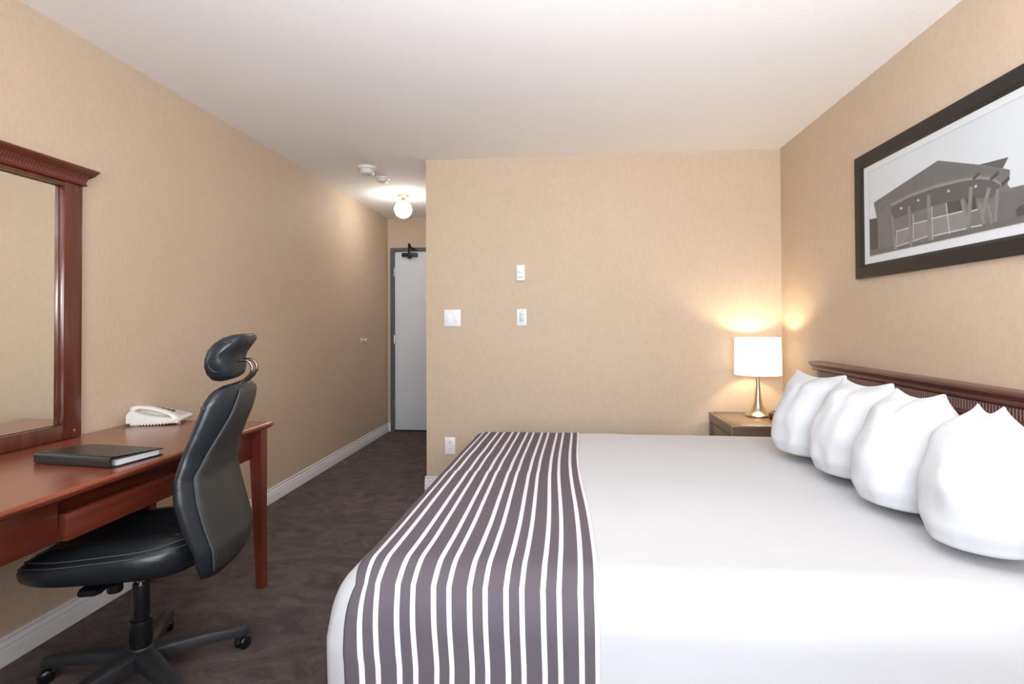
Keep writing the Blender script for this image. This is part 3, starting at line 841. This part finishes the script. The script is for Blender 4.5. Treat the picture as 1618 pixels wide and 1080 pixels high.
while y < hy1 - .02:
    tube(bm, [(HX - .0375, y, .9), (HX - .0375, y, .938)], .0045, 6); y += .0145
obj('fluting', bm, M['board'], cap)

# ------------------------------------------------------------------ pillows
def smooth_tab(tab, x):
    for (a, fa), (b_, fb) in zip(tab, tab[1:]):
        if x <= b_:
            t_ = max(0, (x - a) / (b_ - a)); t_ = t_ * t_ * (3 - 2 * t_)
            return fa + (fb - fa) * t_
    return tab[-1][1]
def pillow_mesh(W, H, T, ear, seed):
    bm = B(); n = 30
    fr, bk = {}, {}
    wt = [(-1, .86 * W), (-.62, .97 * W), (-.2, W), (.35, .5 * W + .5 * (.8 * W + .2 * ear)), (1, ear)]
    tt = [(-1, .70), (-.7, .90), (-.25, 1.0), (.5, .66), (1, .06)]
    for i in range(n + 1):
        for j in range(n + 1):
            u, v = -1 + 2 * i / n, -1 + 2 * j / n
            wy = smooth_tab(wt, v)
            y = u * wy
            dip = .036 * max(0, v) ** 4 * (1 - u * u) ** 1.0
            z = H * v - dip - .012 * abs(u) ** 10 * max(0, v) ** 3 + (.030 * (1 - (1 - u * u) ** .6) if v < 0 else 0) * min(1, -v if v < 0 else 0)
            e = max(0, 1 - abs(u) ** 2.3) ** .6
            t_ = T * e * smooth_tab(tt, v)
            nz_ = (noise.noise(Vector((u * 1.5 + seed, v * 1.5, seed * .7))) * .016 + noise.noise(Vector((u * 3.5 + seed, v * 3.5, seed))) * .004) * e * min(1, (1 - v) * 3)
            cr = .030 * math.exp(-(u / .13) ** 2) * max(0, v) ** 1.6 * (1 - v * .6)
            cr = min(cr, t_ * .7)
            fr[i, j] = bm.verts.new((-(t_ + nz_ - cr) - .0015, y, z))
            edge = i in (0, n) or j in (0, n)
            bk[i, j] = fr[i, j] if edge else bm.verts.new((t_ * .8 + .0015, y, z))
    for i in range(n):
        for j in range(n):
            bm.faces.new((fr[i, j], fr[i + 1, j], fr[i + 1, j + 1], fr[i, j + 1]))
            bm.faces.new((bk[i, j], bk[i, j + 1], bk[i + 1, j + 1], bk[i + 1, j]))
    return bm
PIL = [(1.095, 2.60, 16, 12, .165, .160, 'furthest white pillow, nearest the lamp, standing against the headboard'),
       (1.115, 2.25, 16, 12, .170, .125, 'second white pillow from the lamp, standing against the headboard'),
       (1.100, 1.90, 16, 11, .168, .092, 'third white pillow from the lamp, standing against the headboard'),
       (1.090, 1.575, 20, 9, .150, .034, 'nearest white pillow at the right edge of the photo, standing against headboard')]
for k, (x, y, rz, lean, W_, ear, lab) in enumerate(PIL):
    H = .198
    t = thing('pillow', lab, 'pillow', (x, y, BH), radians(rz), 'white pillows along the headboard')
    bm = pillow_mesh(W_, H, .150 if k < 3 else .125, ear, 1.7 + k * 2.3)
    m4 = Matrix.Rotation(radians(lean), 4, 'Y')
    bm.transform(Matrix.Translation((0, 0, H * cos(radians(lean)) + .012)) @ m4)
    # the bottom is flattened where it rests on the bed
    for v in bm.verts:
        if v.co.z < .010: v.co.z = .010 - (.010 - v.co.z) * .04
    obj('pillowcase', bm, M['pillow'], t, 180, True, 1)

# ------------------------------------------------------------------ nightstand
NX0, NX1, NY0, NY1, NH = .994, 1.486, 3.484, 4.02, .600
ns = thing('nightstand', 'grey-brown wooden nightstand in the corner under the lit lamp', 'nightstand', (1.24, 3.75, 0))
bm = B(); bx(bm, NX0, NX1, NY0, NY1, NH - .012, NH, .004); top = obj('top', bm, M['night_top'], ns)
bm = B()
for a in ((NX0 + .028, NX1 - .02, NY0 + .028, NY0 + .031), (NX0 + .028, NX1 - .02, NY1 - .031, NY1 - .028), (NX0 + .028, NX0 + .031, NY0 + .028, NY1 - .028)):
    bx(bm, *a, NH - .0005, NH + .0006)
obj('inlay_line', bm, M['groove'], top, 0)
bm = B()
bx(bm, NX0 + .003, NX1, NY0 + .003, NY0 + .03, .0, NH - .012, .002); bx(bm, NX0 + .003, NX1, NY1 - .03, NY1 - .003, .0, NH - .012, .002)
bx(bm, NX1 - .02, NX1, NY0 + .03, NY1 - .03, .05, NH - .012); bx(bm, NX0 + .003, NX1 - .02, NY0 + .03, NY1 - .03, NH - .062, NH - .012)
bx(bm, NX0 + .003, NX1 - .02, NY0 + .03, NY1 - .03, .05, .08)
obj('carcass', bm, M['night'], ns, 20)
for z0, z1 in ((.315, .532), (.085, .305)):
    bm = B(); bx(bm, NX0 + .006, NX0 + .026, NY0 + .036, NY1 - .036, z0, z1, .002); d = obj('drawer', bm, M['night'], ns)
    bm = B(); zc = (z0 + z1) / 2
    tube(bm, [(NX0 + .006, 3.70, zc), (NX0 - .016, 3.70, zc), (NX0 - .016, 3.80, zc), (NX0 + .006, 3.80, zc)], .005, 8); obj('handle', bm, M['nickel'], d)

# ------------------------------------------------------------------ lamp
LX, LY = 1.273, 3.85
lamp = thing('table_lamp', 'lit table lamp with white drum shade and flared metal base', 'lamp', (LX, LY, NH))
bm = B(); lathe(bm, [(0, .0015), (.080, .0015), (.082, .006), (.080, .012), (.066, .020), (.050, .034), (.037, .056), (.028, .085), (.021, .125), (.016, .17), (.0125, .215), (.011, .26), (.011, .30), (0, .30)], (LX, LY, NH), 48); obj('lamp_base', bm, M['nickel'], lamp)
bm = B(); n = 56; r0, r1, za_, zb_ = .147, .143, .276, .522
rg = [[Vector((LX + r * cos(2 * pi * k / n), LY + r * sin(2 * pi * k / n), NH + z)) for k in range(n)] for r, z in ((r0, za_), (r0, za_ + .006), (r1, zb_ - .006), (r1, zb_), (r1 - .002, zb_), (r0 - .002, za_))]
rg.append(rg[0]); 
vr = [[bm.verts.new(p) for p in ring] for ring in rg[:-1]]; vr.append(vr[0])
for a, b_ in zip(vr, vr[1:]):
    for i in range(n): bm.faces.new((a[i], a[(i + 1) % n], b_[(i + 1) % n], b_[i]))
obj('lamp_shade', bm, M['shade'], lamp, 50)
bm = B()
for k in range(3):
    a = 2 * pi * k / 3
    tube(bm, [(LX, LY, NH + .30), (LX + .08 * cos(a), LY + .08 * sin(a), NH + .30), (LX + .143 * cos(a), LY + .143 * sin(a), NH + .30)], .0018, 6)
obj('shade_spider', bm, M['nickel'], lamp)
bm = B(); lathe(bm, [(0, .39), (.014, .39), (.024, .405), (.030, .425), (.026, .445), (.014, .458), (0, .462)], (LX, LY, NH), 24); obj('bulb', bm, M['bulb'], lamp, 180)
bm = B(); lathe(bm, [(0, .30), (.013, .30), (.016, .31), (.016, .385), (.013, .389), (0, .389)], (LX, LY, NH), 24); obj('bulb_socket', bm, M['brass'], lamp)
bm = B(); tube(bm, [(LX + .07, LY + .02, NH + .006), (LX + .095, LY + .03, NH + .022), (LX + .115, LY + .035, NH + .030), (LX + .135, LY + .05, NH + .020), (LX + .165, LY + .075, NH + .034), (LX + .195, LY + .10, NH + .012)], .003, 8); obj('cord', bm, M['black'], lamp, 180)

# small dark clock beside the lamp
ck = thing('alarm_clock', 'small dark red and black clock half hidden behind the furthest pillow', 'clock', (1.335, 3.66, NH))
bm = B(); cv = bx(bm, -.028, .075, -.045, .045, .0015, .045, .01, 3); bm.transform(Matrix.Translation((1.34, 3.70, NH)) @ Matrix.Rotation(.6, 4, 'Z')); obj('body', bm, M['plastic_gloss'], ck)
bm = B(); bx(bm, -.031, -.026, -.034, .034, .010, .037, .002); bm.transform(Matrix.Translation((1.34, 3.70, NH)) @ Matrix.Rotation(.6, 4, 'Z')); obj('display', bm, M['red'], ck)

# ------------------------------------------------------------------ framed picture
FX = XR - .002
FY0, FY1, FZ0, FZ1, FW = 1.66, 3.012, 1.440, 2.058, .068
pic = thing('framed_picture', 'wide black framed monochrome photograph of a building above the bed', 'picture', (FX, 2.33, 1.75))
bm = B()
def fr_bar(pts_o, pts_i):
    pass
# four mitred bars as one frame mesh
ob, oi = [], []
prof = [(0, 0), (.018, 0), (.021, .004), (.021, FW - .014), (.014, FW - .004), (.010, FW), (0, FW)]
rings = []
for (cy_, cz_, sy, sz) in ((FY0, FZ0, 1, 1), (FY1, FZ0, -1, 1), (FY1, FZ1, -1, -1), (FY0, FZ1, 1, -1)):
    rings.append([Vector((FX - d_, cy_ + sy * w_, cz_ + sz * w_)) for d_, w_ in prof])
rings.append(rings[0])
vr = [[bm.verts.new(p) for p in r_] for r_ in rings[:-1]]; vr.append(vr[0])
for a, b_ in zip(vr, vr[1:]):
    for i in range(len(prof)): bm.faces.new((a[i], a[(i + 1) % len(prof)], b_[(i + 1) % len(prof)], b_[i]))
obj('frame', bm, M['frame'], pic, 20)
bm = B(); bx(bm, FX - .007, FX - .001, FY0 + FW - .006, FY1 - FW + .006, FZ0 + FW - .006, FZ1 - FW + .006); obj('mat_board', bm, M['mat'], pic, 0)
PR = [(2.896, 1.957), (1.79, 1.957), (1.79, 1.545), (2.896, 1.545)]
ART = [
 ('p_line', [(2.900, 1.961), (1.786, 1.961), (1.786, 1.541), (2.900, 1.541)]),
 ('p_sky', PR),
 ('p_wall', [(2.8957, 1.7268), (2.8322, 1.7235), (2.8578, 1.7968), (2.8498, 1.8027), (2.3861, 1.8697), (2.1623, 1.7888), (2.0293, 1.7766), (2.0542, 1.7458), (2.0245, 1.7322), (2.0249, 1.7135), (2.036, 1.6861), (2.0239, 1.6702), (1.79, 1.6600), (1.79, 1.5445), (2.8961, 1.5455)]),
 ('p_dark', [(2.8957, 1.7268), (2.8266, 1.7171), (2.821, 1.5502), (2.8961, 1.5465)]),
 ('p_soffit', [(2.7145, 1.7527), (2.5717, 1.7645), (2.409, 1.7629), (2.2549, 1.7509), (2.1634, 1.7365), (2.1052, 1.7175), (2.0653, 1.6895), (2.1014, 1.6554), (2.2564, 1.6836), (2.4315, 1.6933), (2.5733, 1.6939), (2.7072, 1.6896)]),
 ('p_roof', [(2.8499, 1.7973), (2.3862, 1.8662), (2.0255, 1.7287), (2.0287, 1.713), (2.0997, 1.7334), (2.1631, 1.7534), (2.2545, 1.7677), (2.4086, 1.7819), (2.5713, 1.7809), (2.7141, 1.7711), (2.826, 1.7385)]),
 ('p_soffit', [(2.1623, 1.7888), (2.0293, 1.7766), (2.0542, 1.7458)]),
 ('p_fascia', [(2.7143, 1.7649), (2.5714, 1.7761), (2.4088, 1.7747), (2.2547, 1.761), (2.1632, 1.747), (2.0999, 1.7256), (2.0553, 1.6924), (2.0555, 1.6833), (2.1052, 1.7175), (2.1634, 1.7365), (2.2549, 1.7509), (2.409, 1.7629), (2.5717, 1.7645), (2.7057, 1.7508)]),
 ('p_roof', [(2.0708, 1.6639), (1.79, 1.6590), (1.79, 1.5611), (2.0829, 1.5658)]),
 ('p_dark', [(2.0048, 1.5926), (1.9817, 1.6026), (1.9400, 1.6060), (1.9000, 1.5960), (1.8900, 1.5647), (1.9961, 1.5663)]),
 ('p_win', [(2.6702, 1.6372), (2.5827, 1.6323), (2.5896, 1.5455), (2.6792, 1.5496)]),
 ('p_win', [(2.5509, 1.6461), (2.4584, 1.6387), (2.4528, 1.5703), (2.5526, 1.5722)]),
 ('p_win', [(2.4327, 1.6431), (2.3384, 1.6386), (2.327, 1.5709), (2.4272, 1.5736)]),
 ('p_win', [(2.3319, 1.6391), (2.2479, 1.6362), (2.2329, 1.568), (2.3232, 1.5703)]),
 ('p_win2', [(2.2107, 1.6271), (2.1746, 1.6272), (2.1562, 1.5671), (2.204, 1.5697)]),
 ('p_win2', [(2.55, 1.6844), (2.4602, 1.6854), (2.4583, 1.6433), (2.5509, 1.648)]),
 ('p_win2', [(2.4315, 1.6933), (2.3437, 1.6881), (2.3383, 1.6403), (2.4326, 1.6459)]),
 ('p_dark', [(2.3398, 1.689), (2.2564, 1.6836), (2.2479, 1.6379), (2.3319, 1.6408)]),
 ('p_dark', [(2.2386, 1.6821), (2.1847, 1.6782), (2.1768, 1.6301), (2.2107, 1.6287)]),
 ('p_low', [(2.327, 1.5709), (1.79, 1.5662), (1.79, 1.5455), (2.8961, 1.5465), (2.8893, 1.5753), (2.4276, 1.5554)]),
]
LIN = [('p_line', [((2.6738, 1.6308), (2.5811, 1.632), .005), ((2.6754, 1.5622), (2.4555, 1.5753), .005), ((2.551, 1.6432), (2.4569, 1.6412), .005), ((2.4327, 1.6431), (2.2455, 1.6374), .0055), ((2.4245, 1.5714), (2.2305, 1.5693), .0055), ((2.3411, 1.6884), (2.3234, 1.5616), .0055), ((2.55, 1.6844), (2.5526, 1.5742), .0055), ((2.4273, 1.6924), (2.4249, 1.555), .0055), ((2.2107, 1.6287), (2.1724, 1.6283), .005), ((2.2085, 1.5705), (2.154, 1.5683), .0055), ((2.6702, 1.6372), (2.6792, 1.5496), .005)]),
       ('p_col', [((2.7032, 1.7093), (2.6861, 1.5505), .016), ((2.579, 1.7242), (2.5672, 1.5492), .019), ((2.446, 1.7424), (2.4403, 1.5555), .021), ((2.254, 1.6831), (2.2236, 1.5664), .016), ((2.2041, 1.7198), (2.2211, 1.576), .020), ((2.1172, 1.6945), (2.1499, 1.6061), .018), ((2.0785, 1.6796), (2.091, 1.5688), .014), ((2.1652, 1.6536), (2.1432, 1.5688), .012), ((2.1226, 1.6364), (2.1064, 1.5661), .011)]),
       ('p_dark', [((2.1608, 1.7593), (2.1945, 1.7437), .013), ((2.0733, 1.7356), (2.1104, 1.7204), .013), ((2.026, 1.7062), (2.0603, 1.6898), .013)]),
       ('p_line', [((2.6426, 1.7296), (2.626, 1.7261), .010), ((2.5211, 1.7387), (2.5061, 1.7354), .010), ((2.3324, 1.7338), (2.3196, 1.7308), .010), ((2.1862, 1.7129), (2.1749, 1.7167), .010)])]
keys = sorted({k for k, _ in ART + LIN})
bm = B(); lay = 0
def art_poly(poly, key):
    global lay
    x = FX - .0075 - lay * .00002; lay += 1
    vs = [bm.verts.new((x, a, z)) for a, z in poly]
    es = [bm.edges.new((vs[i], vs[(i + 1) % len(vs)])) for i in range(len(vs))]
    r_ = bmesh.ops.triangle_fill(bm, edges=es, use_beauty=True, use_dissolve=False)
    for g in r_['geom']:
        if isinstance(g, bmesh.types.BMFace): g.material_index = keys.index(key)
for k, poly in ART: art_poly(poly, k)
for k, ls in LIN:
    for a, b_, w_ in ls:
        a, b_ = Vector(a), Vector(b_); t_ = (b_ - a).normalized(); nrm = Vector((-t_.y, t_.x)) * (w_ / 2)
        art_poly([tuple(a + nrm), tuple(b_ + nrm), tuple(b_ - nrm), tuple(a - nrm)], k)
obj('photo_print', bm, [M[k] for k in keys], pic, 0)
bm = B()
bm.faces.new([bm.verts.new(p) for p in ((FX - .0098, FY0 + FW - .003, FZ0 + FW - .003), (FX - .0098, FY0 + FW - .003, FZ1 - FW + .003), (FX - .0098, FY1 - FW + .003, FZ1 - FW + .003), (FX - .0098, FY1 - FW + .003, FZ0 + FW - .003))])
obj('glass', bm, M['glass'], pic, 0)

# ------------------------------------------------------------------ lights
def area(name, loc, rot, sx, sy, power, col, spread=180):
    l = bpy.data.lights.new(name, 'AREA'); l.shape = 'RECTANGLE'; l.size = sx; l.size_y = sy; l.energy = power; l.color = col
    l.spread = radians(spread)
    o = bpy.data.objects.new(name, l); COL.objects.link(o); o.location = loc; o.rotation_euler = rot
    return o
area('window_daylight', (.05, YR - .12, 1.5), (radians(90), 0, 0), 1.85, 1.28, 60, (.85, .91, 1.0), 125)
area('bounce_flash', (.25, .15, 1.50), (radians(143), 0, 0), 1.2, .6, 69, (.95, .96, 1.0))

w = bpy.data.worlds.new('sky'); SC.world = w; w.use_nodes = True
bg = w.node_tree.nodes['Background']; bg.inputs[0].default_value = (.75, .85, 1, 1); bg.inputs[1].default_value = .8

# ------------------------------------------------------------------ camera
cam = bpy.data.cameras.new('camera'); co = bpy.data.objects.new('camera', cam); COL.objects.link(co)
yaw, pitch, roll = -.09541, .01344, -.00476
fw = Vector((sin(yaw) * cos(pitch), cos(yaw) * cos(pitch), sin(pitch)))
r0 = Vector((cos(yaw), -sin(yaw), 0)); u0 = r0.cross(fw)
rr = r0 * cos(roll) + u0 * sin(roll); uu = -r0 * sin(roll) + u0 * cos(roll)
m = Matrix.Identity(4)
for i in range(3): m[i][0], m[i][1], m[i][2] = rr[i], uu[i], -fw[i]
m.translation = (0, 0, EYE); co.matrix_world = m
cam.sensor_width = 36; cam.lens = 880 / 1618 * 36
cam.shift_x = 0; cam.shift_y = -(540 - 499.755) / 1618
cam.clip_start = .02
SC.camera = co
SC.view_settings.view_transform = 'Standard'; SC.view_settings.look = 'None'
SC.view_settings.exposure = 0; SC.view_settings.gamma = 1
SC.cycles.max_bounces = 10; SC.cycles.diffuse_bounces = 6; SC.cycles.use_denoising = True
SC.cycles.sample_clamp_indirect = 6
